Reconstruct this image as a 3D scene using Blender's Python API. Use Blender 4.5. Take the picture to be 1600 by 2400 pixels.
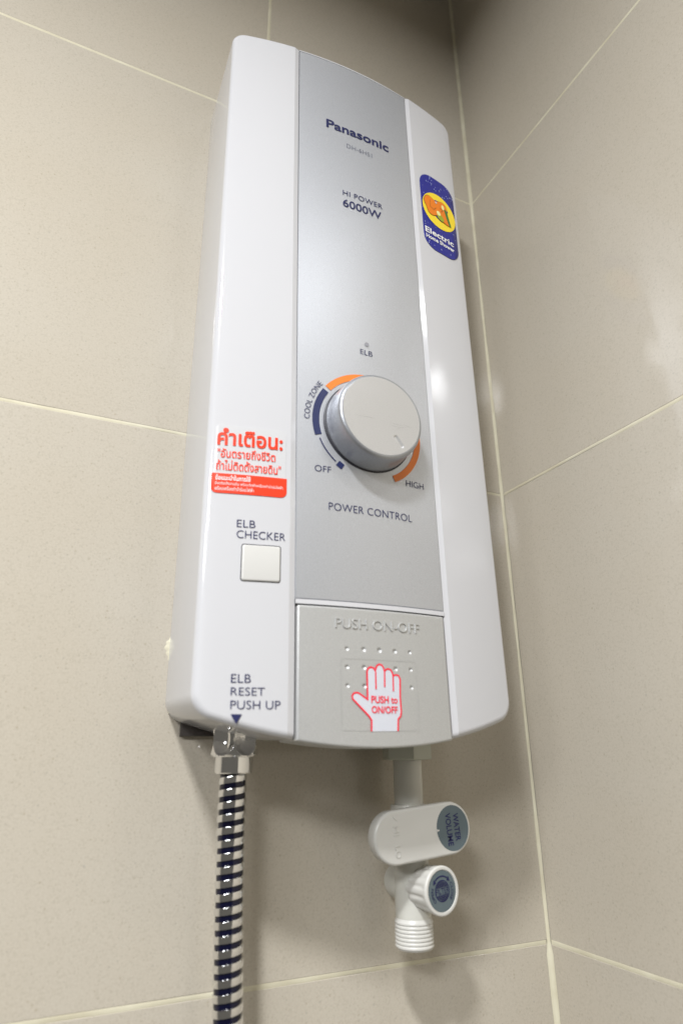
import bpy, bmesh, math, random
from math import sin, cos, pi, sqrt, radians, atan2, hypot
from mathutils import Vector, Matrix
random.seed(7)
for o in list(bpy.data.objects):
    bpy.data.objects.remove(o)
scene = bpy.context.scene
COL = scene.collection

# ------------------------------------------------------------------ camera, room light, exposure
cam_d = bpy.data.cameras.new('camera'); cam = bpy.data.objects.new('camera', cam_d); COL.objects.link(cam)
R_ = Vector((0.9048592, -0.4256286, -0.0083709)); U_ = Vector((-0.144795, -0.3261969, 0.9341467)); F_ = Vector((0.4003301, 0.8440591, 0.3567912))
cam.matrix_world = Matrix(((R_.x, U_.x, -F_.x, -0.3156625), (R_.y, U_.y, -F_.y, -0.3703295), (R_.z, U_.z, -F_.z, 0.1078228), (0, 0, 0, 1)))
cam_d.sensor_fit = 'VERTICAL'; cam_d.sensor_height = 36; cam_d.sensor_width = 24
cam_d.lens = 1508.642 / 2400 * 36
cam_d.clip_start = 0.01; cam_d.clip_end = 50
cam_d.dof.use_dof = True; cam_d.dof.aperture_fstop = 7.0; cam_d.dof.focus_distance = 0.42
scene.camera = cam

world = bpy.data.worlds.new('World'); scene.world = world; world.use_nodes = True
bg = world.node_tree.nodes['Background']
bg.inputs[0].default_value = (1.0, 0.94, 0.82, 1); bg.inputs[1].default_value = 0.12

def lamp(name, loc, size, power, col, rot=(0, 0, 0), shape='RECTANGLE', sy=None, spread=180):
    d = bpy.data.lights.new(name, 'AREA'); d.shape = shape; d.size = size; d.size_y = sy or size
    d.energy = power; d.color = col; d.spread = radians(spread)
    o = bpy.data.objects.new(name, d); COL.objects.link(o); o.location = loc; o.rotation_euler = rot
    return o
lamp('ceiling_or_fill_light', (-0.64, -0.64, 0.912), 0.11, 13.8, (0.975, 0.985, 1.0), spread=169)
lamp('ceiling_or_fill_light', (-0.075, -0.72, 0.912), 0.12, 0.9, (0.975, 0.985, 1.0), spread=162)
lamp('ceiling_or_fill_light', (-1.28, -1.42, 0.912), 0.45, 33.0, (0.975, 0.985, 1.0), spread=174)
lamp('ceiling_or_fill_light', (-2.3, -1.5, 0.912), 0.7, 40.0, (0.975, 0.985, 1.0), spread=176)  # added soft fill to brighten the right wall, no fixture known here
scene.view_settings.view_transform = 'Standard'; scene.view_settings.look = 'None'
scene.view_settings.exposure = 0.08; scene.view_settings.gamma = 1.0

# ------------------------------------------------------------------ materials
def mat(name, col, rough=0.4, metal=0.0, spec=0.5, coat=0.0):
    m = bpy.data.materials.new(name); m.use_nodes = True
    b = m.node_tree.nodes['Principled BSDF']
    b.inputs['Base Color'].default_value = (*col, 1); b.inputs['Roughness'].default_value = rough
    b.inputs['Metallic'].default_value = metal; b.inputs['Specular IOR Level'].default_value = spec
    b.inputs['Coat Weight'].default_value = coat; b.inputs['Coat Roughness'].default_value = 0.08
    return m
def nodes(m): return m.node_tree.nodes, m.node_tree.links, m.node_tree.nodes['Principled BSDF']

def tile_mat():
    m = mat('porcelain tile', (0.5, 0.46, 0.4), 0.2, 0, 0.36)
    N, L, b = nodes(m)
    tc = N.new('ShaderNodeTexCoord'); oi = N.new('ShaderNodeObjectInfo')
    def noise(scale, detail, rough=0.5):
        n = N.new('ShaderNodeTexNoise'); n.inputs['Scale'].default_value = scale; n.inputs['Detail'].default_value = detail
        n.inputs['Roughness'].default_value = rough; L.new(tc.outputs['Object'], n.inputs['Vector']); return n
    def ramp(src, stops):
        r = N.new('ShaderNodeValToRGB'); L.new(src, r.inputs[0])
        while len(r.color_ramp.elements) < len(stops): r.color_ramp.elements.new(0.5)
        for e, (p, c) in zip(r.color_ramp.elements, stops): e.position = p; e.color = c if len(c) == 4 else (*c, 1)
        return r
    def mix(fac, a, c, mode='MIX'):
        x = N.new('ShaderNodeMix'); x.data_type = 'RGBA'; x.blend_type = mode
        if hasattr(fac, 'is_linked'): L.new(fac, x.inputs[0])
        else: x.inputs[0].default_value = fac
        for s, v in ((6, a), (7, c)):
            if hasattr(v, 'is_linked'): L.new(v, x.inputs[s])
            else: x.inputs[s].default_value = (*v, 1)
        return x.outputs[2]
    fine = ramp(noise(900, 2).outputs[0], [(0.32, (0.49, 0.445, 0.368)), (0.52, (0.52, 0.476, 0.398)), (0.7, (0.55, 0.511, 0.433))])
    cloud = ramp(noise(9, 3).outputs[0], [(0.3, (0.505, 0.452, 0.365)), (0.7, (0.535, 0.495, 0.422))])
    c = mix(0.45, fine.outputs[0], cloud.outputs[0])
    # brown flecks
    v = N.new('ShaderNodeTexVoronoi'); v.inputs['Scale'].default_value = 540; L.new(tc.outputs['Object'], v.inputs['Vector'])
    cell = N.new('ShaderNodeSeparateColor'); L.new(v.outputs['Color'], cell.inputs[0])
    mr = N.new('ShaderNodeMath'); mr.operation = 'MULTIPLY'; mr.inputs[1].default_value = 0.42; L.new(cell.outputs[0], mr.inputs[0])
    sub = N.new('ShaderNodeMath'); sub.operation = 'SUBTRACT'; L.new(mr.outputs[0], sub.inputs[0]); L.new(v.outputs['Distance'], sub.inputs[1])
    fl = ramp(sub.outputs[0], [(0.0, (0, 0, 0)), (0.16, (1, 1, 1))])
    gate = ramp(cell.outputs[1], [(0.62, (0, 0, 0)), (0.75, (1, 1, 1))])
    g = N.new('ShaderNodeMath'); g.operation = 'MULTIPLY'; L.new(fl.outputs[0], g.inputs[0]); L.new(gate.outputs[0], g.inputs[1])
    g2 = N.new('ShaderNodeMath'); g2.operation = 'MULTIPLY'; L.new(g.outputs[0], g2.inputs[0]); g2.inputs[1].default_value = 0.27
    fleckcol = ramp(cell.outputs[2], [(0.0, (0.27, 0.20, 0.11)), (0.6, (0.33, 0.29, 0.22)), (1.0, (0.24, 0.23, 0.22))])
    c = mix(g2.outputs[0], c, fleckcol.outputs[0])
    v2 = N.new('ShaderNodeTexVoronoi'); v2.inputs['Scale'].default_value = 1100; L.new(tc.outputs['Object'], v2.inputs['Vector'])
    sc2 = N.new('ShaderNodeSeparateColor'); L.new(v2.outputs['Color'], sc2.inputs[0])
    r2 = ramp(sc2.outputs[0], [(0.72, (0, 0, 0)), (0.9, (0.20, 0.20, 0.20))])
    c = mix(r2.outputs[0], c, (0.36, 0.32, 0.25))
    L.new(c, b.inputs['Base Color'])
    rr = ramp(noise(30, 2).outputs[0], [(0.3, (0.085, 0.085, 0.085)), (0.7, (0.13, 0.13, 0.13))]); L.new(rr.outputs[0], b.inputs['Roughness'])
    bp = N.new('ShaderNodeBump'); bp.inputs['Strength'].default_value = 0.05; bp.inputs['Distance'].default_value = 0.002
    L.new(noise(60, 2).outputs[0], bp.inputs['Height']); L.new(bp.outputs[0], b.inputs['Normal'])
    return m
def grout_mat():
    m = mat('cream grout', (0.72, 0.66, 0.47), 0.75)
    N, L, b = nodes(m)
    tc = N.new('ShaderNodeTexCoord'); n = N.new('ShaderNodeTexNoise'); n.inputs['Scale'].default_value = 45; n.inputs['Detail'].default_value = 4
    L.new(tc.outputs['Object'], n.inputs['Vector'])
    r = N.new('ShaderNodeValToRGB'); L.new(n.outputs[0], r.inputs[0])
    r.color_ramp.elements[0].position = 0.32; r.color_ramp.elements[0].color = (0.58, 0.535, 0.39, 1)
    r.color_ramp.elements[1].position = 0.66; r.color_ramp.elements[1].color = (0.68, 0.645, 0.50, 1)
    L.new(r.outputs[0], b.inputs['Base Color'])
    return m
def silver_mat(name, base, rough, metal):
    m = mat(name, base, rough, metal)
    N, L, b = nodes(m)
    tc = N.new('ShaderNodeTexCoord'); n = N.new('ShaderNodeTexNoise'); n.inputs['Scale'].default_value = 2600; n.inputs['Detail'].default_value = 2
    L.new(tc.outputs['Object'], n.inputs['Vector'])
    r = N.new('ShaderNodeValToRGB'); L.new(n.outputs[0], r.inputs[0])
    r.color_ramp.elements[0].position = 0.3; r.color_ramp.elements[0].color = (*[c * 0.9 for c in base], 1)
    r.color_ramp.elements[1].position = 0.75; r.color_ramp.elements[1].color = (*[min(1, c * 1.1) for c in base], 1)
    L.new(r.outputs[0], b.inputs['Base Color'])
    return m
M = dict(
    tile=tile_mat(), grout=grout_mat(),
    mortar=mat('wall mortar', (0.5, 0.46, 0.36), 0.9),
    ceiling=mat('white ceiling paint', (0.45, 0.43, 0.40), 0.8),
    white=mat('glossy white plastic', (0.60, 0.602, 0.622), 0.09, 0, 0.5),
    whitem=mat('satin white plastic', (0.63, 0.622, 0.585), 0.30),
    ivory=mat('off white plastic', (0.64, 0.635, 0.58), 0.25),
    buttonw=mat('warm white button plastic', (0.62, 0.615, 0.59), 0.22),
    nut=mat('grey white plastic', (0.52, 0.53, 0.45), 0.45),
    silver=silver_mat('silver paint', (0.59, 0.608, 0.645), 0.46, 0.62),
    silver2=silver_mat('satin silver paint', (0.53, 0.535, 0.53), 0.46, 0.5),
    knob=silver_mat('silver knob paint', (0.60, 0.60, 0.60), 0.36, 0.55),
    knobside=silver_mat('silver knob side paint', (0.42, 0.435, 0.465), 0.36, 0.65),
    dark=mat('gap shade and dark base plastic', (0.02, 0.02, 0.03), 0.5),
    navy=mat('navy print', (0.018, 0.022, 0.09), 0.4),
    greyprint=mat('grey print', (0.14, 0.15, 0.2), 0.4),
    scuff=mat('scuffed paint', (0.42, 0.42, 0.41), 0.5),
    ltgrey=mat('grey dot', (0.3, 0.3, 0.33), 0.5),
    blueband=mat('blue print', (0.02, 0.028, 0.10), 0.35),
    orange=mat('orange print', (0.85, 0.22, 0.03), 0.4),
    red=mat('red print', (0.9, 0.045, 0.01), 0.35),
    redline=mat('red line print', (0.85, 0.03, 0.06), 0.35),
    sticker=mat('white sticker film', (0.60, 0.602, 0.615), 0.12), whiteprint=mat('white print', (0.85, 0.85, 0.85), 0.3),
    handfill=mat('pale sticker film', (0.60, 0.62, 0.68), 0.35),
    clear=mat('sticker backing film', (0.50, 0.505, 0.50), 0.42, 0.5),
    blue=mat('royal blue sticker', (0.012, 0.018, 0.26), 0.25),
    spark=mat('pale blue print', (0.30, 0.34, 0.65), 0.35),
    yellow=mat('yellow print', (0.95, 0.72, 0.03), 0.3),
    eleph=mat('orange picture print', (0.86, 0.22, 0.005), 0.3),
    brown=mat('brown line print', (0.22, 0.08, 0.01), 0.3),
    green=mat('green picture print', (0.03, 0.18, 0.03), 0.3),
    lime=mat('lime picture print', (0.35, 0.42, 0.02), 0.3),
    cream=mat('cream picture print', (0.9, 0.85, 0.35), 0.3),
    chrome=mat('polished chrome', (0.84, 0.84, 0.84), 0.09, 1.0),
    groove=mat('dark navy hose liner', (0.0025, 0.003, 0.018), 0.14, 0.0, 0.45),
    discgrey=mat('blue grey disc', (0.105, 0.14, 0.155), 0.35),
    discnavy=mat('dark blue lettering', (0.006, 0.008, 0.075), 0.4),
    back=mat('backplate in gap shade colour', (0.07, 0.06, 0.055), 0.6),
)

# ------------------------------------------------------------------ helpers
def mk(name, verts, faces, m, parent=None, angle=40, label=None, mats=None):
    me = bpy.data.meshes.new(name); me.from_pydata([tuple(v) for v in verts], [], faces)
    bm = bmesh.new(); bm.from_mesh(me); bmesh.ops.recalc_face_normals(bm, faces=bm.faces); bm.to_mesh(me); bm.free()
    return link(name, me, m, parent, angle, label, mats)
def link(name, me, m, parent=None, angle=40, label=None, mats=None):
    me.materials.append(M[m])
    for p in me.polygons: p.use_smooth = True
    me.set_sharp_from_angle(angle=radians(angle))
    o = bpy.data.objects.new(name, me); COL.objects.link(o)
    if parent: o.parent = parent
    if label: o['label'] = label
    return o
def empty(name, loc, label, cat, ry=0):
    o = bpy.data.objects.new(name, None); COL.objects.link(o); o.location = loc; o.rotation_euler = (0, ry, 0)
    o.empty_display_size = 0.02; o['label'] = label; o['category'] = cat
    return o

# ------------------------------------------------------------------ tiled walls and ceiling
JT = 0.0015         # joint width
def tile_mesh(w, h, t=0.009, b=0.0007):
    vs, fs = [], []
    def ring(x0, x1, z0, z1, y): 
        i = len(vs); vs.extend([(x0, y, z0), (x1, y, z0), (x1, y, z1), (x0, y, z1)]); return [i, i + 1, i + 2, i + 3]
    a = ring(0, w, 0, h, t); c = ring(0, w, 0, h, b); d = ring(b * .35, w - b * .35, b * .35, h - b * .35, b * .3); e = ring(b, w - b, b, h - b, 0)
    for p, q in ((a, c), (c, d), (d, e)):
        for i in range(4): fs.append((p[i], p[(i + 1) % 4], q[(i + 1) % 4], q[i]))
    fs.append(tuple(e)); fs.append(tuple(reversed(a)))
    return vs, fs
def grout_strip(name, p0, p1, axis, width, wob, parent, seed, off, seg=0.006, chips=0.0):
    """irregular ribbon of grout from p0 to p1 (wall plane coords s,z); axis 'A' wall y=0, 'B' wall x=0"""
    rnd = random.Random(seed)
    n = max(2, int(hypot(p1[0] - p0[0], p1[1] - p0[1]) / seg)); dx, dz = p1[0] - p0[0], p1[1] - p0[1]; L = hypot(dx, dz); nx, nz = -dz / L, dx / L
    vs, fs = [], []; a = b = c = 0.0
    for i in range(n + 1):
        t = i / n; a = a * .8 + rnd.uniform(-1, 1) * wob * .5; b = b * .8 + rnd.uniform(-1, 1) * wob * .5
        c = c * .96 + rnd.uniform(-1, 1) * wob * .22
        h1 = width / 2 + a + c; h2 = width / 2 + b - c
        if chips and rnd.random() < chips: h1 *= 1.6
        h1 = max(h1, JT * .5 + .0001); h2 = max(h2, JT * .5 + .0001)
        s, z = p0[0] + dx * t, p0[1] + dz * t
        for k, (hh, o) in enumerate(((h1, 0), (h1 * .7, off), (-h2 * .7, off), (-h2, 0))):
            ss, zz = s + nx * hh, z + nz * hh
            vs.append((ss, -o + .0002, zz) if axis == 'A' else (-o + .0002, ss, zz))
        if i:
            q = len(vs) - 8
            for k in range(3): fs.append((q + k, q + k + 1, q + k + 5, q + k + 4))
    return mk(name, vs, fs, 'grout', parent, 60)

def wall(name, axis, rows):
    # backing slab is the structure; tiles and grout are its pieces
    Lw = 1.2; T = 0.0012; z0, z1 = -0.60, 0.915
    if axis == 'A': vs = [(-Lw, T, z0), (0.02, T, z0), (0.02, T, z1), (-Lw, T, z1), (-Lw, .05, z0), (0.02, .05, z0), (0.02, .05, z1), (-Lw, .05, z1)]
    else: vs = [(T, -Lw, z0), (T, .0005, z0), (T, .0005, z1), (T, -Lw, z1), (.05, -Lw, z0), (.05, .0005, z0), (.05, .0005, z1), (.05, -Lw, z1)]
    w = mk(name, vs, [(0, 1, 2, 3), (4, 5, 6, 7), (0, 1, 5, 4), (1, 2, 6, 5), (2, 3, 7, 6), (3, 0, 4, 7)], 'mortar')
    w['kind'] = 'structure'
    cache = {}
    for (za, zb, cuts) in rows:
        for c0, c1 in zip(cuts[:-1], cuts[1:]):
            a, b = c0 + JT / 2, c1 - (JT / 2 if c1 < 0 else 0.0009)
            key = (round(b - a, 4), round(zb - za, 4))
            if key not in cache:
                tv, tf = tile_mesh(b - a, zb - za - JT, 0.0011)
                me = bpy.data.meshes.new('tile'); me.from_pydata(tv, [], tf); me.materials.append(M['tile'])
                bm = bmesh.new(); bm.from_mesh(me); bmesh.ops.recalc_face_normals(bm, faces=bm.faces); bm.to_mesh(me); bm.free()
                cache[key] = me
            o = bpy.data.objects.new('tile', cache[key]); COL.objects.link(o); o.parent = w
            tw = random.uniform(-.0001, .0001)
            if axis == 'A': o.location = (a, tw, za + JT / 2)
            else:
                o.rotation_euler = (0, 0, radians(-90)); o.location = (tw, b - 0.0 if c1 < 0 else b, za + JT / 2)
                o.rotation_euler = (0, 0, radians(90)); o.scale = (1, -1, 1); o.location = (tw, a, za + JT / 2)
    return w
full = [-1.2, -.6, 0]
rowsA = [(-.6, -.3, [-1.2, -.9, -.3, 0]), (-.3, 0, full), (0, .3, full), (.3, .6, full), (.6, .9, [-1.2, -.807, -.207, 0])]
rowsB = [(-.6, -.3, full), (-.3, 0, full), (0, .3, full), (.3, .6, full), (.6, .9, full)]
wA = wall('wall_left', 'A', rowsA); wB = wall('wall_right', 'B', rowsB)
g = 0
for z, wd, wob in ((-.3, .003, .0004), (0, .0032, .0005), (.3, .0024, .0004), (.6, .0027, .0003), (.9, .003, .0004)):
    g += 1
    grout_strip('grout_line', (-1.2, z), (-.002, z), 'A', wd, wob, wA, g, .00015)
    grout_strip('grout_line', (-1.2, z), (-.002, z), 'B', wd, wob * .7, wB, g + 50, .00015)
grout_strip('grout_line', (-.207, .6), (-.207, .9), 'A', .0034, .0003, wA, 31, .0003)
for (a, b, sd) in ((-.3, .3, 1), (.3, .915, 2)):       # the corner joint, a thin concave fillet of grout
    rnd = random.Random(sd); vs, fs = [], []; n = 90; d = .0; 
    for i in range(n + 1):
        z = a + (b - a) * i / n; d = d * .85 + rnd.uniform(-1, 1) * .00016
        k = (.0030 if z < 0 else .0016 if z < .3 else .0018 if z < .6 else .0024) + d
        vs += [(-k, -.0002, z), (-k * .5, -.0005, z), (-.0005, -k * .5, z), (-.0002, -k, z)]
        if i:
            q = len(vs) - 8
            for j in range(3): fs.append((q + j, q + j + 1, q + j + 5, q + j + 4))
    mk('corner_grout', vs, fs, 'grout', wA, 70)
cl = mk('ceiling', [(-3.0, .03, .916), (.03, .03, .916), (.03, -2.6, .916), (-3.0, -2.6, .916), (-3.0, .03, .95), (.03, .03, .95), (.03, -2.6, .95), (-3.0, -2.6, .95)],
        [(0, 1, 2, 3), (4, 5, 6, 7), (0, 1, 5, 4), (1, 2, 6, 5), (2, 3, 7, 6), (3, 0, 4, 7)], 'ceiling')
cl['kind'] = 'structure'
# smear of dried sealant down the left side of the heater
rnd = random.Random(5); vs, fs = [], []; n = 560; d = 0
for i in range(n + 1):
    z = .1310 + (.52 - .1310) * i / n; d = d * .9 + rnd.uniform(-1, 1) * .00016
    xe = -.2442 - .0069 * (z - .12)
    wdt = max(.0004, (.0010 if z < .27 else .0006) + d)
    q = (z - .1665) / .0085
    if abs(q) < 1: wdt += .0062 * (1 - abs(q) ** 1.5) * (0.90 + .10 * sin(z * 1900)) + d * 1.6
    vs += [(xe + .003, -.0007, z), (xe - wdt * .7, -.0004, z), (xe - wdt, .0001, z)]
    if i:
        q = len(vs) - 6
        for j in range(2): fs.append((q + j, q + j + 1, q + j + 4, q + j + 3))
mk('sealant', vs, fs, 'grout', wA, 70)

# ------------------------------------------------------------------ heater body (local frame u across, w up, D out of the wall)
W0 = .112
HW, DS, BUL, TILT, PW = .0900, .0676, .01159, -.0087, .0436
def S(u, w, off=0.0): return DS + BUL * (1 - min(1.0, (u / HW) ** 2)) + TILT * (w - .36) + off
def P(u, w, D): return (u, -D, w - W0)
heater = empty('water_heater', (-.1586, 0, W0), 'white and silver electric shower heater mounted on the tiled wall', 'water heater', ry=-.0069)

def lin(a, b, n): return [a + (b - a) * i / n for i in range(n + 1)]
def corner_us(h, r, n=8, mid=24):
    L = [-h + r * (1 - cos(pi / 2 * i / n)) for i in range(n)]
    Rr = [-x for x in reversed(L)]
    return L + lin(-h + r, h - r, mid) + Rr
def rtop(u, h, r, base):   # rounded corner cut
    e = abs(u) - (h - r)
    return base - (0 if e <= 0 else r - sqrt(max(0, r * r - e * e)))
def rbot(u, h, r, base): 
    e = abs(u) - (h - r)
    return base + (0 if e <= 0 else r - sqrt(max(0, r * r - e * e)))
def outline(us, top, bot): return [(u, top(u)) for u in us] + [(u, bot(u)) for u in reversed(us)]
def inset(loop, d):
    n = len(loop); out = []
    for i in range(n):
        x, y = loop[i]; a = loop[i - 1]; b = loop[(i + 1) % n]
        def nrm(p, q):
            dx, dy = q[0] - p[0], q[1] - p[1]; l = hypot(dx, dy) or 1e-9; return (dy / l, -dx / l)
        n1, n2 = nrm(a, (x, y)), nrm((x, y), b)
        nx, ny = n1[0] + n2[0], n1[1] + n2[1]; l2 = nx * nx + ny * ny
        k = 2 / l2 if l2 > .2 else 2 / .2
        dd = d[i] if isinstance(d, list) else d
        out.append((x + nx * k * dd, y + ny * k * dd))
    return out
def slab(name, us, top, bot, off_t, off_b, e, m, parent, nw=1, disp=None, surf=S, label=None, angle=40, back=False, rings=3):
    """curved plate: outline given by top(u), bot(u); follows the heater front, rounded edge e"""
    lp = outline(us, top, bot); n = len(us); N2 = 2 * n
    vs, fs = [], []
    def add(loop, fo):
        i0 = len(vs)
        for (u, w) in loop: vs.append(P(u, w, surf(u, w, fo)))
        return list(range(i0, i0 + len(loop)))
    prev = add(lp, off_b)
    for k in range(rings + 1):
        ph = pi / 2 * k / rings
        cur = add(inset(lp, e * (1 - cos(ph))), off_t - e + e * sin(ph))
        for i in range(N2): fs.append((prev[i], prev[(i + 1) % N2], cur[(i + 1) % N2], cur[i]))
        prev = cur
    ins = inset(lp, e)
    # cap
    cols = []
    for i in range(n):
        a = ins[i]; b = ins[N2 - 1 - i]; c = [prev[i]]
        for j in range(1, nw):
            t = j / nw; u = a[0] + (b[0] - a[0]) * t; w = a[1] + (b[1] - a[1]) * t
            vs.append(P(u, w, surf(u, w, off_t + (disp(u, w) if disp else 0)))); c.append(len(vs) - 1)
        c.append(prev[N2 - 1 - i]); cols.append(c)
    for i in range(n - 1):
        for j in range(nw): fs.append((cols[i][j], cols[i][j + 1], cols[i + 1][j + 1], cols[i + 1][j]))
    if back: fs.append(tuple(range(N2)))
    return mk(name, vs, fs, m, parent, angle, label)

def wbot(u): return .1122 + .0145 * (u / .0864) ** 2
# housing --------------------------------------------------------------
RB = .0034
BR = .0085
us = [-HW + BR * (1 - cos(pi / 2 * i / 9)) for i in range(9)] + lin(-HW + BR, -PW - RB, 14)
usL = us + [-PW, -PW + 1e-5] ; usM = lin(-PW + .0009, PW - .0009, 26); usAll = usL + usM + [-x for x in reversed(usL)]
def h_top(u): return rtop(u, HW, BR, .5872 - .0012 * (u / HW) ** 2 - (0.0012 if abs(u) < PW else 0))
def h_bot(u): return rbot(u, HW, BR, wbot(u)) + (.0030 if abs(u) < PW else 0)
lp = outline(usAll, h_top, h_bot); n = len(usAll); N2 = 2 * n
def foff(u, istop):
    if abs(u) < PW: return 0.0 if istop else -.010
    if abs(u) < PW + RB - 1e-6: return -.0006
    return .0008
re = []
for i, (u, w) in enumerate(lp):
    if i < n: re.append(.0010 if abs(u) < PW else .0024)
    else: re.append(.0012 if abs(u) < PW else .0034)
vs, fs = [], []
def addv(v): vs.append(v); return len(vs) - 1
def ring_at(fn): return [addv(fn(i, *lp[i])) for i in range(N2)]
def taper(u, w, k): return (u * k, .36 + (w - .36) * (1 - (1 - k) * .45))
r0 = ring_at(lambda i, u, w: P(*taper(u, w, .981), 0.0002))
r1 = ring_at(lambda i, u, w: P(*taper(u, w, .983), 0.004))
r2 = ring_at(lambda i, u, w: P(u, w, S(u, w, foff(u, i < n)) - re[i]))
rings_ = [r0, r1, r2]
def hinset(ds):      # plain vertical inset near the recess, where the outline steps
    o = inset(lp, ds)
    return [((u, w - d if i < n else w + d) if abs(u) < PW + RB + .001 else q) for i, ((u, w), q, d) in enumerate(zip(lp, o, ds))]
K = 6
for k in range(1, K + 1):
    ph = pi / 2 * k / K; il = hinset([r * (1 - cos(ph)) for r in re])
    rings_.append([addv(P(*il[i], S(il[i][0], il[i][1], foff(lp[i][0], i < n)) - re[i] + re[i] * sin(ph))) for i in range(N2)])
for a, b in zip(rings_[:-1], rings_[1:]):
    for i in range(N2): fs.append((a[i], a[(i + 1) % N2], b[(i + 1) % N2], b[i]))
fin = rings_[-1]
BT = (-.0712, -.0512, .1889, .2083)      # test button opening u0,u1,w0,w1
for i in range(n - 1):
    ua, ub = usAll[i], usAll[i + 1]
    ta, tb, ba, bb = fin[i], fin[i + 1], fin[N2 - 1 - i], fin[N2 - 2 - i]
    inside = abs(ua) < PW - 1e-9 and abs(ub) < PW - 1e-9
    if inside:
        pa, pb = [ta], [tb]
        for (w, o) in ((.5843, 0), (.5843, -.010), (.1819, -.010), (.1819, .0002), (.1796, .0002), (.1796, -.010)):
            for pl, u in ((pa, ua), (pb, ub)): pl.append(addv(P(u, w, S(u, w, o))))
        pa.append(ba); pb.append(bb)
        for j in range(len(pa) - 1): fs.append((pa[j], pa[j + 1], pb[j + 1], pb[j]))
    elif abs(ua) < PW + 1e-4 and abs(ub) < PW + 1e-4:     # step wall between bevel and recess
        uu = ua if abs(ua) >= PW - 1e-9 else ub
        fs.append((ta, tb, bb, ba))
    else:
        fs.append((ta, tb, bb, ba))
# underside closure, set back so it reads as a shaded recess
fs.append(tuple(r0))
housing = mk('housing', vs, fs, 'white', heater, 18)
# no button opening is cut: a dark plate paints the gap shade (see test_button)
def sq(h, r): return corner_us(h, r, 5, 4)

# front panel -----------------------------------------------------------
us = corner_us(PW - .00012, .0006, 4, 40)
panel = slab('front_panel', us, lambda u: .5839, lambda u: .1823, .0000, -.009, .0004, 'silver', heater)

# push button with dimples -----------------------------------------------
dots = [(c, r) for r in (.1583, .1495, .1406) for c in (-.0174, -.0083, .0006, .0096, .0186)]
def dimple(u, w):
    for (c, r) in dots:
        rad = .00125 - .012 * abs(c - .0006) * .6 / .6 * .02
        rad = .00128 if abs(c) < .002 else .00118 if abs(c) < .012 else .00098
        d2 = ((u - c) ** 2 + (w - r) ** 2) / rad ** 2
        if d2 < 1: return -.00075 * (1 - d2) ** .8
    return 0
HB = PW - .0008
us = corner_us(HB, .0012, 5, 250)
button = slab('push_button', us, lambda u: rtop(u, HB, .0012, .1790), lambda u: rbot(u, HB, .0006, wbot(u) - .0003), .0006, -.022, .0011, 'silver2', heater, nw=190, disp=dimple, rings=4)

# ------------------------------------------------------------------ lettering
def text_mesh(s, bold=0.0, ext=0.0, bevel=0.0, spacing=1.0):
    cu = bpy.data.curves.new('t', 'FONT'); cu.body = s; cu.size = 1; cu.offset = bold; cu.extrude = ext; cu.bevel_depth = bevel; cu.space_character = spacing
    cu.resolution_u = 4
    if bevel: cu.bevel_resolution = 1
    o = bpy.data.objects.new('t', cu); COL.objects.link(o)
    dg = bpy.context.evaluated_depsgraph_get(); dg.update()
    me = bpy.data.meshes.new_from_object(o.evaluated_get(dg)); bpy.data.objects.remove(o); bpy.data.curves.remove(cu)
    return me
def letter(s, u0, u1, w0, w1, m, parent, off=.0003, bold=0.0, name='lettering', emap=None, spacing=1.0, relief=0, shift=None, angle=30):
    me = text_mesh(s, bold, .02 if relief else 0, .008 if relief else 0, spacing)
    xs = [v.co.x for v in me.vertices]; ys = [v.co.y for v in me.vertices]; zs = [v.co.z for v in me.vertices]
    x0, x1, y0, y1 = min(xs), max(xs), min(ys), max(ys); zm = max(map(abs, zs)) or 1
    for v in me.vertices:
        u = u0 + (u1 - u0) * (v.co.x - x0) / (x1 - x0); w = w0 + (w1 - w0) * (v.co.y - y0) / (y1 - y0)
        d = off + (relief * v.co.z / zm if relief else 0)
        v.co = emap(u, w, d) if emap else P(u, w, S(u, w, d))
    return link(name, me, m, parent, angle)
def flat(name, pts, m, parent, off, emap=None, label=None):
    """thin printed patch from polygon (u,w)"""
    f = emap or (lambda u, w, d: P(u, w, S(u, w, d)))
    bm = bmesh.new(); v = [bm.verts.new(f(u, w, off)) for u, w in pts]; fa = bm.faces.new(v)
    bmesh.ops.triangulate(bm, faces=[fa]); me = bpy.data.meshes.new(name); bm.to_mesh(me); bm.free()
    # subdivide long edges along the curve is not needed at this size
    return link(name, me, m, parent, 40, label)
def arc_band(name, c, r0, r1, a0, a1, m, parent, off, n=40, emap=None):
    f = emap or (lambda u, w, d: P(u, w, S(u, w, d)))
    vs, fs = [], []
    for i in range(n + 1):
        a = radians(a0 + (a1 - a0) * i / n)
        for r in (r0, r1): vs.append(f(c[0] + r * sin(a), c[1] + r * cos(a), off))
        if i: q = len(vs) - 4; fs.append((q, q + 1, q + 3, q + 2))
    return mk(name, vs, fs, m, parent, 60)
def ell(c, a, b, n=40): return [(c[0] + a * cos(2 * pi * i / n), c[1] + b * sin(2 * pi * i / n)) for i in range(n)]

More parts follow.
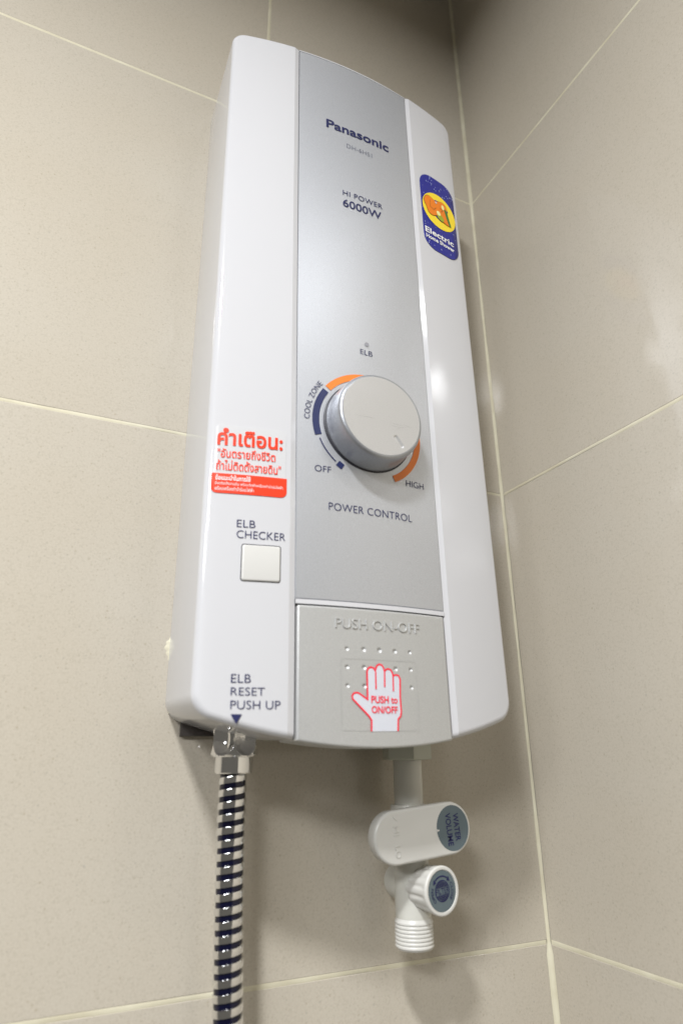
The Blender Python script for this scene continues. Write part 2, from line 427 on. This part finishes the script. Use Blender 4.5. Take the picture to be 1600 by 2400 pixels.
letter('Panasonic', -.0242, .0250, .5156, .5236, 'navy', panel, bold=.022)
letter('DH-6HS1', -.0092, .0105, .5026, .5064, 'greyprint', panel, bold=-.012, spacing=1.05)
letter('HI POWER', -.0130, .0169, .4578, .4621, 'navy', panel, spacing=1.05)
letter('6000W', -.0132, .0158, .4478, .4545, 'navy', panel, bold=.012)
flat('indicator_dot', ell((.0005, .3426), .0015, .0015, 24), 'ltgrey', panel, .0003)
letter('ELB', -.0041, .0041, .3347, .3382, 'navy', panel, bold=-.008)
letter('POWER CONTROL', -.0257, .0255, .2311, .2354, 'navy', panel, bold=-.010, spacing=1.04)
letter('OFF', -.0335, -.0242, .2526, .2564, 'navy', panel, bold=-.008)
letter('HIGH', .0230, .0353, .2528, .2567, 'navy', panel, bold=-.008)
KC = (.0001, .2851)
arc_band('dial_band', KC, .0309, .0349, -107.5, -54.5, 'blueband', panel, .0003)
arc_band('dial_band', KC, .0309, .0349, -50.5, 153.5, 'orange', panel, .0003, 90)
arc_band('dial_band', KC, .0325, .0332, -139.2, -111.2, 'navy', panel, .0003)
arc_band('dial_band', KC, .0309, .0345, -148.2, -141.6, 'blueband', panel, .0003, 4)
def cool(u, w, d):
    a = radians(-90 + u); return P(KC[0] + w * sin(a), KC[1] + w * cos(a), S(KC[0], KC[1] + w * cos(a), d) - BUL * ((w * sin(a)) / HW) ** 2)
letter('COOL ZONE', -1.5, 38.5, .0364, .0396, 'navy', panel, bold=-.006, emap=cool, off=.0004, spacing=1.05)
letter('PUSH ON-OFF', -.0234, .0254, .1683, .1735, 'silver2', button, off=.0006, bold=-.008, relief=.00055, spacing=1.02, name='raised_lettering')
letter('ELB', -.0737, -.0646, .2168, .2207, 'navy', housing, off=.0011, bold=-.008)
letter('CHECKER', -.0736, -.0494, .2110, .2151, 'navy', housing, off=.0011, bold=-.008)
letter('ELB', -.0733, -.0644, .1410, .1448, 'navy', housing, off=.0011, bold=-.008)
letter('RESET', -.0732, -.0579, .1353, .1389, 'navy', housing, off=.0011, bold=-.008)
letter('PUSH UP', -.0731, -.0506, .1293, .1331, 'navy', housing, off=.0011, bold=-.008)
flat('printed_arrow', [(-.0729, .1271), (-.0679, .1271), (-.0703, .1229)], 'navy', housing, .0012)

# ------------------------------------------------------------------ stickers
def rrect(u0, u1, w0, w1, r, n=8, rb=None):
    pts = []
    rb = r if rb is None else rb
    for (cx, cy, a0, rr) in ((u1 - r, w1 - r, 0, r), (u0 + r, w1 - r, 90, r), (u0 + rb, w0 + rb, 180, rb), (u1 - rb, w0 + rb, 270, rb)):
        for i in range(n + 1):
            a = radians(a0 + 90 * i / n); pts.append((cx + rr * cos(a), cy + rr * sin(a)))
    return pts
def sticker(name, u0, u1, w0, w1, r, off, m, parent, label=None, rb=None):
    h = (u1 - u0) / 2; c = (u0 + u1) / 2; us = [c + x for x in corner_us(h, max(r, rb or 0), 8, 16)]
    rb = r if rb is None else rb
    return slab(name, us, lambda u: rtop(u - c, h, r, w1) if r else w1, lambda u: rbot(u - c, h, rb, w0) if rb else w0, off, off - .0003, .00005, m, parent, label=label, rings=1)
ws = sticker('warning_sticker', -.0865, -.0496, .2347, .2736, .0025, .0010, 'sticker', heater, 'white sticker with red Thai warning text')
sticker('red_band', -.0873, -.0491, .2346, .2455, .0, .0012, 'red', ws, rb=.0032)
letter('คำเตือน:', -.0854, -.0516, .2616, .2718, 'red', ws, off=.0014, bold=.026)
letter('"อันตรายถึงชีวิต', -.0850, -.0554, .2545, .2600, 'red', ws, off=.0014, bold=.008)
letter('ถ้าไม่ติดตั้งสายดิน"', -.0853, -.0524, .2473, .2532, 'red', ws, off=.0014, bold=.008)
letter('ข้อแนะนำในการใช้', -.0853, -.0679, .2416, .2446, 'whiteprint', ws, off=.0015, bold=.02)
letter('ต้องติดตั้งสายดิน พร้อมติดตั้งเครื่องทำน้ำอุ่นไฟฟ้า', -.0854, -.0512, .2386, .2408, 'whiteprint', ws, off=.0015)
letter('พร้อมเครื่องทำน้ำร้อนไฟฟ้า', -.0854, -.0661, .2360, .2382, 'whiteprint', ws, off=.0015)

bs = sticker('shower_sticker', .0514, .0852, .4428, .5140, .0112, .0012, 'blue', heater, 'royal blue sticker with a yellow oval picture')
flat('yellow_oval', ell((.0685, .4822), .0163, .0162, 48), 'yellow', bs, .0014)
def poly(name, pts, m, off):
    # smooth closed outline through the points
    n = len(pts); out = []
    for i in range(n):
        p0, p1, p2, p3 = pts[i - 1], pts[i], pts[(i + 1) % n], pts[(i + 2) % n]
        for t in (0, .25, .5, .75):
            f = lambda a, b, c, d: .5 * (2 * b + (c - a) * t + (2 * a - 5 * b + 4 * c - d) * t * t + (3 * b - a - 3 * c + d) * t ** 3)
            out.append((f(p0[0], p1[0], p2[0], p3[0]) / 1000, f(p0[1], p1[1], p2[1], p3[1]) / 1000))
    return flat(name, out, m, bs, off)
body_pts = [(53.9, 485.4), (55.6, 490.2), (59, 492.3), (62, 491.6), (65.5, 490.6), (69.5, 492.6), (73.4, 493), (76, 490.6), (76.4, 487), (77.2, 481), (78.6, 474.6), (75.5, 473.8), (72.1, 474.2), (68.5, 475.2), (66, 477.4), (61.4, 475.2), (57.6, 476.4), (55.8, 481)]
cx = sum(p[0] for p in body_pts) / len(body_pts); cy = sum(p[1] for p in body_pts) / len(body_pts)
poly('picture_outline', [(cx + (x - cx) * 1.035, cy + (y - cy) * 1.045) for x, y in body_pts], 'brown', .00150)
poly('picture_shape', body_pts, 'eleph', .00158)
poly('picture_shape', [(73.6, 487.4), (76, 487), (78, 480), (79.5, 473.8), (77.5, 474.4), (75.4, 480)], 'green', .00166)
poly('picture_shape', [(66, 479), (70, 479.4), (72.4, 476.4), (71, 474), (68, 474.6), (66, 476)], 'lime', .00168)
flat('picture_shape', ell((.0672, .4800), .0020, .0021, 20), 'cream', bs, .00174)
flat('picture_shape', ell((.0722, .4884), .0014, .0023, 20), 'cream', bs, .00174)
flat('picture_shape', ell((.0655, .4893), .0009, .0009, 14), 'sticker', bs, .00174)
for (x0, y0, x1, y1) in ((59.5, 488.5, 59.5, 482), (59.5, 482, 63, 481.2), (63, 481.2, 65, 484), (70, 483, 72, 485.5), (69, 486, 71, 486)):
    dx, dy = x1 - x0, y1 - y0; l = hypot(dx, dy); nx, ny = -dy / l * .16, dx / l * .16
    flat('picture_line', [((x0 + nx) / 1e3, (y0 + ny) / 1e3), ((x1 + nx) / 1e3, (y1 + ny) / 1e3), ((x1 - nx) / 1e3, (y1 - ny) / 1e3), ((x0 - nx) / 1e3, (y0 - ny) / 1e3)], 'brown', bs, .0018)
letter('Electric', .0527, .0803, .4556, .4608, 'whiteprint', bs, off=.0015, bold=.028, spacing=1.04)
letter('Home Shower', .0531, .0804, .4506, .4543, 'whiteprint', bs, off=.0015, bold=.030, spacing=1.04)
rnd = random.Random(11); k = 0
while k < 46:
    u, w = rnd.uniform(.0528, .0840), rnd.uniform(.4445, .5125)
    if ((u - .0685) / .0178) ** 2 + ((w - .4822) / .0176) ** 2 < 1 or (.449 < w < .462): continue
    if hypot(max(0, abs(u - .0683) - .0085), max(0, abs(w - .4784) - .027)) > .0075: continue
    r = rnd.uniform(.00022, .00062); flat('water_drop', ell((u, w), r * .8, r * 1.3, 10), 'spark', bs, .0014); k += 1

hand_pts = [(-5.47, 119.57), (-5.26, 124.8), (-6.55, 126.54), (-14.99, 134.44), (-15.18, 135.95), (-14.35, 136.99), (-13.18, 137.38), (-11.74, 137.22), (-7.03, 134.28), (-6.85, 147.62), (-6.45, 148.8), (-5.64, 149.53), (-4.48, 149.79), (-3.16, 149.37), (-2.35, 148.24), (-2.2, 147.29), (-2.07, 149.0), (-1.33, 150.63), (0.06, 151.39), (1.53, 150.93), (2.46, 149.64), (2.81, 147.78), (3.29, 148.6), (4.76, 149.32), (6.45, 148.91), (7.38, 147.46), (7.74, 145.87), (8.4, 146.32), (9.5, 146.53), (10.96, 146.17), (11.76, 144.44), (11.3, 135.68), (11.5, 128.4), (11.02, 126.74), (9.55, 125.28), (9.11, 119.69)]
hand_pts = [(a / 1000, b / 1000) for a, b in hand_pts]
hs = flat('hand_sticker', hand_pts, 'handfill', heater, .00085, label='hand shaped sticker with red outline')
def ribbon(name, pts, wd, m, parent, off):
    vs, fs = [], []
    for i, (x, y) in enumerate(pts):
        a = pts[max(0, i - 1)]; b = pts[min(len(pts) - 1, i + 1)]
        def nr(p, q):
            l = hypot(q[0] - p[0], q[1] - p[1]) or 1; return (-(q[1] - p[1]) / l, (q[0] - p[0]) / l)
        n1 = nr(a, (x, y)) if i else nr((x, y), b); n2 = nr((x, y), b) if i < len(pts) - 1 else n1
        nx, ny = n1[0] + n2[0], n1[1] + n2[1]; l2 = max(.8, nx * nx + ny * ny); k = 2 / l2 * wd / 2
        for s in (1, -1): vs.append(P(x + nx * k * s, y + ny * k * s, S(x, y, off)))
        if i: q = len(vs) - 4; fs.append((q, q + 1, q + 3, q + 2))
    return mk(name, vs, fs, m, parent, 60)
fe = rrect(-.0207, .0221, .1199, .1535, .0015)
fe = [(a[0] + (b[0] - a[0]) * t / 10, a[1] + (b[1] - a[1]) * t / 10) for a, b in zip(fe, fe[1:] + fe[:1]) for t in (range(10) if hypot(b[0] - a[0], b[1] - a[1]) > .003 else (0,))]
ribbon('film_edge', fe + fe[:1], .00016, 'silver2', button, .00078)
ribbon('red_outline', hand_pts, .00085, 'redline', hs, .0010)
for l in ([(-2.19, 147.56), (-2.3, 139.16)], [(2.89, 148.05), (2.58, 140.37)], [(7.71, 146.4), (7.47, 138.44)]):
    ribbon('red_outline', [(a / 1000, b / 1000) for a, b in l], .00070, 'redline', hs, .0011)
letter('PUSH to', -.0051, .0096, .1326, .1361, 'redline', hs, off=.0011, bold=.02)
letter('ON/OFF', -.0051, .0094, .1279, .1313, 'redline', hs, off=.0011, bold=.02)

# ------------------------------------------------------------------ test button (sits on a dark square plate that paints the shade of its gap)
bc, bw = -.0612, .1986
h = .0098
fr = slab('button_gap_shade', [bc + x for x in corner_us(h, .0013, 5, 4)], lambda u: rtop(u - bc, h, .0013, bw + .0096), lambda u: rbot(u - bc, h, .0013, bw - .0096), .00095, .0004, .0001, 'dark', heater, rings=1)
h2 = .0094
tb = slab('test_button', [bc + x for x in corner_us(h2, .0011, 5, 6)], lambda u: rtop(u - bc, h2, .0011, bw + .0091), lambda u: rbot(u - bc, h2, .0011, bw - .0093), .0017, .0004, .0008, 'buttonw', heater, rings=4)

# ------------------------------------------------------------------ rotary knob
def lathe(name, prof, m, parent, place, n=72, angle=35, cap0=False, cap1=True, rmod=None, label=None):
    """prof: list of (r, h); place(x, y, h)->local point"""
    vs, fs = [], []
    for (r, h) in prof:
        for i in range(n):
            a = 2 * pi * i / n; rr = rmod(r, a, h) if rmod else r
            vs.append(place(rr * sin(a), rr * cos(a), h))
    for k in range(len(prof) - 1):
        for i in range(n): fs.append((k * n + i, k * n + (i + 1) % n, (k + 1) * n + (i + 1) % n, (k + 1) * n + i))
    if cap0: fs.append(tuple(range(n)))
    if cap1: fs.append(tuple((len(prof) - 1) * n + i for i in range(n)))
    return mk(name, vs, fs, m, parent, angle, label)
kd0 = S(0, .2851)
KP = (-.0003, .2851)
def kplace(x, y, h): return P(KP[0] + x, KP[1] + y, kd0 + h)
lathe('knob_base', [(.0280, -.0010), (.0280, .0006), (.0274, .0010)], 'dark', heater, kplace)
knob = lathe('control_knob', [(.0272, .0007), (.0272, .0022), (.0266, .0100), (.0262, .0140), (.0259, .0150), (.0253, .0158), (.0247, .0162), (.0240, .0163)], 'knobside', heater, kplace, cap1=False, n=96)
# flat cap face with a pressed pointer slot
vs, fs = [], []; nr, na = 60, 200
slot = (.0098, -.0144, atan2(.0040, -.0056))
def slotd(x, y):
    dx, dy = x - slot[0], y - slot[1]; a, b = sin(slot[2]), cos(slot[2])
    t = max(-.0029, min(.0029, dx * a + dy * b)); d = hypot(dx - a * t, dy - b * t)
    return -.0006 * max(0, min(1, (.00125 - d) / .0005))
vs.append(kplace(0, 0, .0163))
for k in range(1, nr + 1):
    r = .0240 * (k / nr)
    for i in range(na):
        x, y = r * sin(2 * pi * i / na), r * cos(2 * pi * i / na); vs.append(kplace(x, y, .0163 + slotd(x, y)))
for i in range(na): fs.append((0, 1 + i, 1 + (i + 1) % na))
for k in range(nr - 1):
    for i in range(na): a = 1 + k * na; fs.append((a + i, a + (i + 1) % na, a + na + (i + 1) % na, a + na + i))
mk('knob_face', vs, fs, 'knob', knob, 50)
rnd = random.Random(3)
for (x, y, l, a) in ((-.011, -.0032, .012, .02), (.0095, -.0038, .010, -.06), (.0125, -.0050, .007, .25), (.0075, -.0052, .005, .1), (-.008, -.0030, .006, -.03), (.016, -.0036, .006, -.2), (.010, -.0062, .003, .5)):
    pts = [kplace(x + l * (t - .5), y + l * (t - .5) * a + rnd.uniform(-1, 1) * .0001, .01637) for t in lin(0, 1, 5)]
    vs, fs = [], []
    for i, p in enumerate(pts):
        wd = .00009 * (1 - abs(i / 5 - .5) * 1.6)
        vs += [(p[0], p[1], p[2] + wd), (p[0], p[1], p[2] - wd)]
        if i: q = len(vs) - 4; fs.append((q, q + 1, q + 3, q + 2))
    mk('scratch', vs, fs, 'scuff', knob, 60)

# back plate under the body, coloured near black to read as a shaded gap
vs = [P(u, w, d) for d in (.0003, .0035) for (u, w) in ((-.0795, .1200), (.080, .1200), (.080, .14), (-.0795, .14))]
mk('back_plate', vs, [(0, 1, 2, 3), (4, 5, 6, 7), (0, 1, 5, 4), (1, 2, 6, 5), (2, 3, 7, 6), (3, 0, 4, 7)], 'back', heater)

# ------------------------------------------------------------------ shower hose with chrome coupling nut
HD = .024
hose = empty('shower_hose', (-.1586 - .0556, 0, W0), 'chrome spiral shower hose hanging from the lower left of the heater', 'shower hose')
def hx(z):
    # centre line of the hose relative to its root
    t = (W0 - z) / .11
    return .0026 * max(0, t) ** 2
pitch, RO, RI = .00575, .00715, .00652
def spiral(name, prof, m, zt, zb):
    """prof: (phase, radius) across one band; sweeps a helix down the hose"""
    vs, fs = [], []; turns = (zt - zb) / pitch; na = 40; n = int(turns * na); c = len(prof)
    for i in range(n + 1):
        th = -2 * pi * i / na
        for (ph, r) in prof:
            z = zt - pitch * (i / na + ph)
            vs.append((hx(z) + r * sin(th), -HD - r * cos(th), z - W0))
        if i:
            q = len(vs) - 2 * c
            for j in range(c - 1): fs.append((q + j, q + j + 1, q + c + j + 1, q + c + j))
    return mk(name, vs, fs, m, hose, 28)
ZT, ZB = .1060, -.16
spiral('chrome_band', [(-.01, RI - .0003), (.0, RI + .0002), (.03, RO - .00006), (.06, RO), (.30, RO + .00003), (.54, RO), (.57, RO - .00006), (.60, RI + .0002), (.61, RI - .0003)], 'chrome', ZT, ZB)
spiral('dark_groove', [(.59, RI - .0002), (.62, RI), (.79, RI + .00003), (.97, RI), (1.01, RI - .0002)], 'groove', ZT, ZB)
def nplace(x, y, h): return (hx(.105) + x, -HD - y, h - W0)
lathe('coupling_collar', [(.0070, .1009), (.0093, .1008), (.0098, .1013), (.0098, .1084), (.0094, .1088)], 'chrome', hose, nplace, n=64, angle=35)
def lobes(r, a, h):
    best = r
    t = (h - .1084) / .0160
    for k in range(6):
        ak = radians(13.5 + 60 * k); d = (a - ak + pi) % (2 * pi) - pi
        q = (d * .0124 / .0064) ** 2 + ((h - .1172) / .0079) ** 2
        if q < 1: best = min(best, r - .0048 * (1 - q) ** .6)
    return best
prof = [(.0094, .1084), (.0112, .1087), (.0119, .1093)] + [(.0124, .1098 + .0120 * i / 26) for i in range(27)] + [(.0118, .1222), (.0094, .1224)]
lathe('coupling_nut', prof, 'chrome', hose, nplace, n=150, angle=25, rmod=lambda r, a, h: lobes(r, a, h) if r > .0121 else r)

# ------------------------------------------------------------------ inlet valve
VX = .0478
valve = empty('inlet_valve', (-.1586 + VX, 0, W0), 'white plastic water inlet valve with lever and filter cap under the heater', 'valve')
def vplace(x, y, h): return (x, -HD - y, h - W0)
def hexr(r, a, h): 
    s = (a + radians(14)) % (pi / 3) - pi / 6
    return r / cos(s) * .93
lathe('hex_nut', [(0.00909, .1062), (0.01327, .1067), (0.01364, .1072), (0.01364, .1225)], 'nut', valve, vplace, n=72, angle=25, rmod=hexr)
lathe('pipe', [(0.00818, .1090), (0.00818, .0805)], 'ivory', valve, vplace, n=48)
lathe('valve_body', [(0.00818, .0832), (0.01019, .0829), (0.01055, .0818), (0.01055, .0570), (0.00964, .0560), (0.00964, .0290), (0.00937, .0272)], 'ivory', valve, vplace, n=56)
prof = [(0.00937, .0280)]
zz = .0268
for k in range(7):
    prof += [(0.00985, zz), (0.01012, zz - .0003), (0.01028, zz - .0006), (0.01028, zz - .0013), (0.01012, zz - .0016)]; zz -= .00180
prof += [(0.00985, zz), (0.00945, zz - .0006), (0.00730, zz - .0007), (0.00710, zz + .006)]
lathe('threaded_end', prof, 'whitem', valve, vplace, n=56, angle=50)
# back boss and lever stem (axis out of the wall)
def fwd(cz, cx=0): return lambda x, y, h: (cx + x, -h, cz + y - W0)
lathe('rear_boss', [(.0092, .024), (.0095, .011), (.0089, .0085), (.0072, .0075)], 'ivory', valve, fwd(.0432), n=48)
lathe('lever_stem', [(.0088, .024), (.0088, .0370)], 'ivory', valve, fwd(.0702), n=40)
# lever: a thick rounded bar turned sideways
lev_c = (.0442 - VX, .0702); LA = radians(5.2)
LH, LR, LF = .0300, .0131, .0450
LK = 1.09
def lplace(u, w, d):
    return (lev_c[0] + u * cos(LA) - w * sin(LA), -d, lev_c[1] + u * sin(LA) + w * cos(LA) - W0)
vs, fs = [], []; n = 96; lp = []
for i in range(n):
    a = 2 * pi * i / n; s = 1 if cos(a) > 0 else -1
    if abs(cos(a)) < 1e-9: s = 1 if i < n / 4 + 1 else -1
    lp.append((s * (LH - LR) + LR * cos(a), LR * sin(a)))
rings2 = []
def lring(k, d):
    i0 = len(vs)
    for (u, w) in lp:
        r = hypot(u - max(-(LH - LR), min(LH - LR, u)), w); c = max(-(LH - LR), min(LH - LR, u)); q = (LR + k) / LR
        vs.append(lplace(c + (u - c) * q, w * q, d))
    rings2.append(list(range(i0, i0 + n)))
lring(-.0040, LF - .0098); lring(-.0012, LF - .0094); lring(-.0004, LF - .0080)
for k in range(7):
    ph = pi / 2 * k / 6; lring(-.0016 * (1 - cos(ph)), LF - .0016 + .0016 * sin(ph))
for a, b in zip(rings2[:-1], rings2[1:]):
    for i in range(n): fs.append((a[i], a[(i + 1) % n], b[(i + 1) % n], b[i]))
fs.append(tuple(rings2[-1])); fs.append(tuple(rings2[0]))
lever = mk('lever', vs, fs, 'whitem', valve, 30)
dc = (LH - LR + .0012, 0.0)
flat('label_disc', [(dc[0] + .0102 * cos(a), .0113 * sin(a)) for a in (2 * pi * i / 48 for i in range(48))], 'discgrey', lever, LF + .0001, emap=lambda u, w, d: lplace(u, w, d))
def down(u, w, d):     # text that runs downwards: u along -w
    return lplace(dc[0] + w * LK, -u * LK, d)
letter('WATER', -.0064, .0062, .0008, .0040, 'discnavy', lever, off=LF + .0002, emap=down, bold=.022)
letter('VOLUME', -.0070, .0078, -.0038, -.0006, 'discnavy', lever, off=LF + .0002, emap=down, bold=.022)
flat('locating_notch', [(dc[0] - .0104, .0006), (dc[0] - .0087, .0003), (dc[0] - .0087, -.0003), (dc[0] - .0104, -.0006)], 'whitem', lever, LF + .00025, emap=lambda u, w, d: lplace(u, w, d))
def down2(u, w, d): return lplace(-.0170 + w * LK, -u * LK, d)
letter('/', -.0094, -.0072, -.0009, .0009, 'whitem', lever, off=LF, emap=down2, bold=-.012, relief=.00040, name='raised_lettering')
letter('HI', -.0050, -.0010, -.0014, .0014, 'whitem', lever, off=LF, emap=down2, bold=-.012, relief=.00040, name='raised_lettering')
letter('LO', .0034, .0086, -.0014, .0014, 'whitem', lever, off=LF, emap=down2, bold=-.012, relief=.00040, name='raised_lettering')
# filter cap, axis swung a little to the right
FA = radians(9); fc = (.0536 - VX, -.0450, .0425 - W0)
FK = 1.05
def fplace(x, y, h):   # h along axis, 0 at the face
    x *= FK; y *= FK
    return (fc[0] + x * cos(FA) + h * sin(FA), fc[1] + x * sin(FA) - h * cos(FA), fc[2] + y)
def ridge(r, a, h):
    if h > -.0015: return r
    return r - .00055 * (0.5 + 0.5 * cos(14 * a)) ** 2.0 * min(1, (-h - .0015) / .002)
prof = [(.0086, -.0225), (.0106, -.0220), (.0106, -.0205), (.0104, -.0120), (.0106, -.0080), (.0108, -.0050), (.0110, -.0030), (.0111, -.0015), (.0111, -.0006), (.0108, -.0001), (.0103, 0), (.0094, -.0001), (.0092, -.0006)]
fcap = lathe('filter_cap', prof, 'whitem', valve, fplace, n=168, angle=50, rmod=ridge, cap1=True)
lathe('filter_neck', [(.0080, -.026), (.0082, -.014)], 'ivory', valve, fplace, n=40)
def fmap(u, w, d): return fplace(u, w, d)
flat('filter_label', ell((0, 0), .0091, .0091, 48), 'discgrey', fcap, -.0004, emap=fmap)
TI = radians(6)
def fm(u, w, d): return fplace(u * cos(TI) - w * sin(TI), u * sin(TI) + w * cos(TI), d)
for k in range(-8, 9):       # hatched round emblem with a clear middle band
    y0 = k * .00056
    for sgn in (1, -1):
        pts = []
        for t in lin(-.0048, .0048, 40):
            x, y = t, y0 + t * -.55
            if hypot(x, y) < .0047 and ((y > .00145) if sgn > 0 else (y < -.00145)): pts.append((x, y))
        if len(pts) > 2:
            a, b = pts[0], pts[-1]
            flat('printed_hatch', [(a[0], a[1] + .00016), (a[0], a[1] - .00016), (b[0], b[1] - .00016), (b[0], b[1] + .00016)], 'discnavy', fcap, -.0002, emap=fm)
arc_band('printed_ring', (0, 0), .0044, .0048, 0, 360, 'discnavy', fcap, -.00025, 48, emap=fm)
letter('FILTER', -.0042, .0044, -.0012, .0012, 'discnavy', fcap, off=-.0002, emap=fm)
arc_band('printed_arrow', (0, 0), .0062, .0068, -38, 38, 'discnavy', fcap, -.0002, 20, emap=fm)
for s in (1, -1):
    a = radians(40 * s); r = .0065
    pts = [(r * sin(a) + .0011 * sin(a), r * cos(a) + .0011 * cos(a)), (r * sin(a) - .0011 * sin(a), r * cos(a) - .0011 * cos(a)), (r * sin(a + radians(18 * s)), r * cos(a + radians(18 * s)))]
    flat('printed_arrow', pts, 'discnavy', fcap, -.00018, emap=fm)
def curved(a_mid, flip):
    def f(u, w, d):
        a = radians(a_mid) + (u if not flip else -u) / .0066; r = .0066 + (w if not flip else -w)
        return fm(r * sin(a), r * cos(a), d)
    return f
letter('CLOSE', -.0040, .0040, -.0008, .0008, 'discnavy', fcap, off=-.0002, emap=curved(100, False))
letter('OPEN', -.0034, .0034, -.0008, .0008, 'discnavy', fcap, off=-.0002, emap=curved(-100, False))
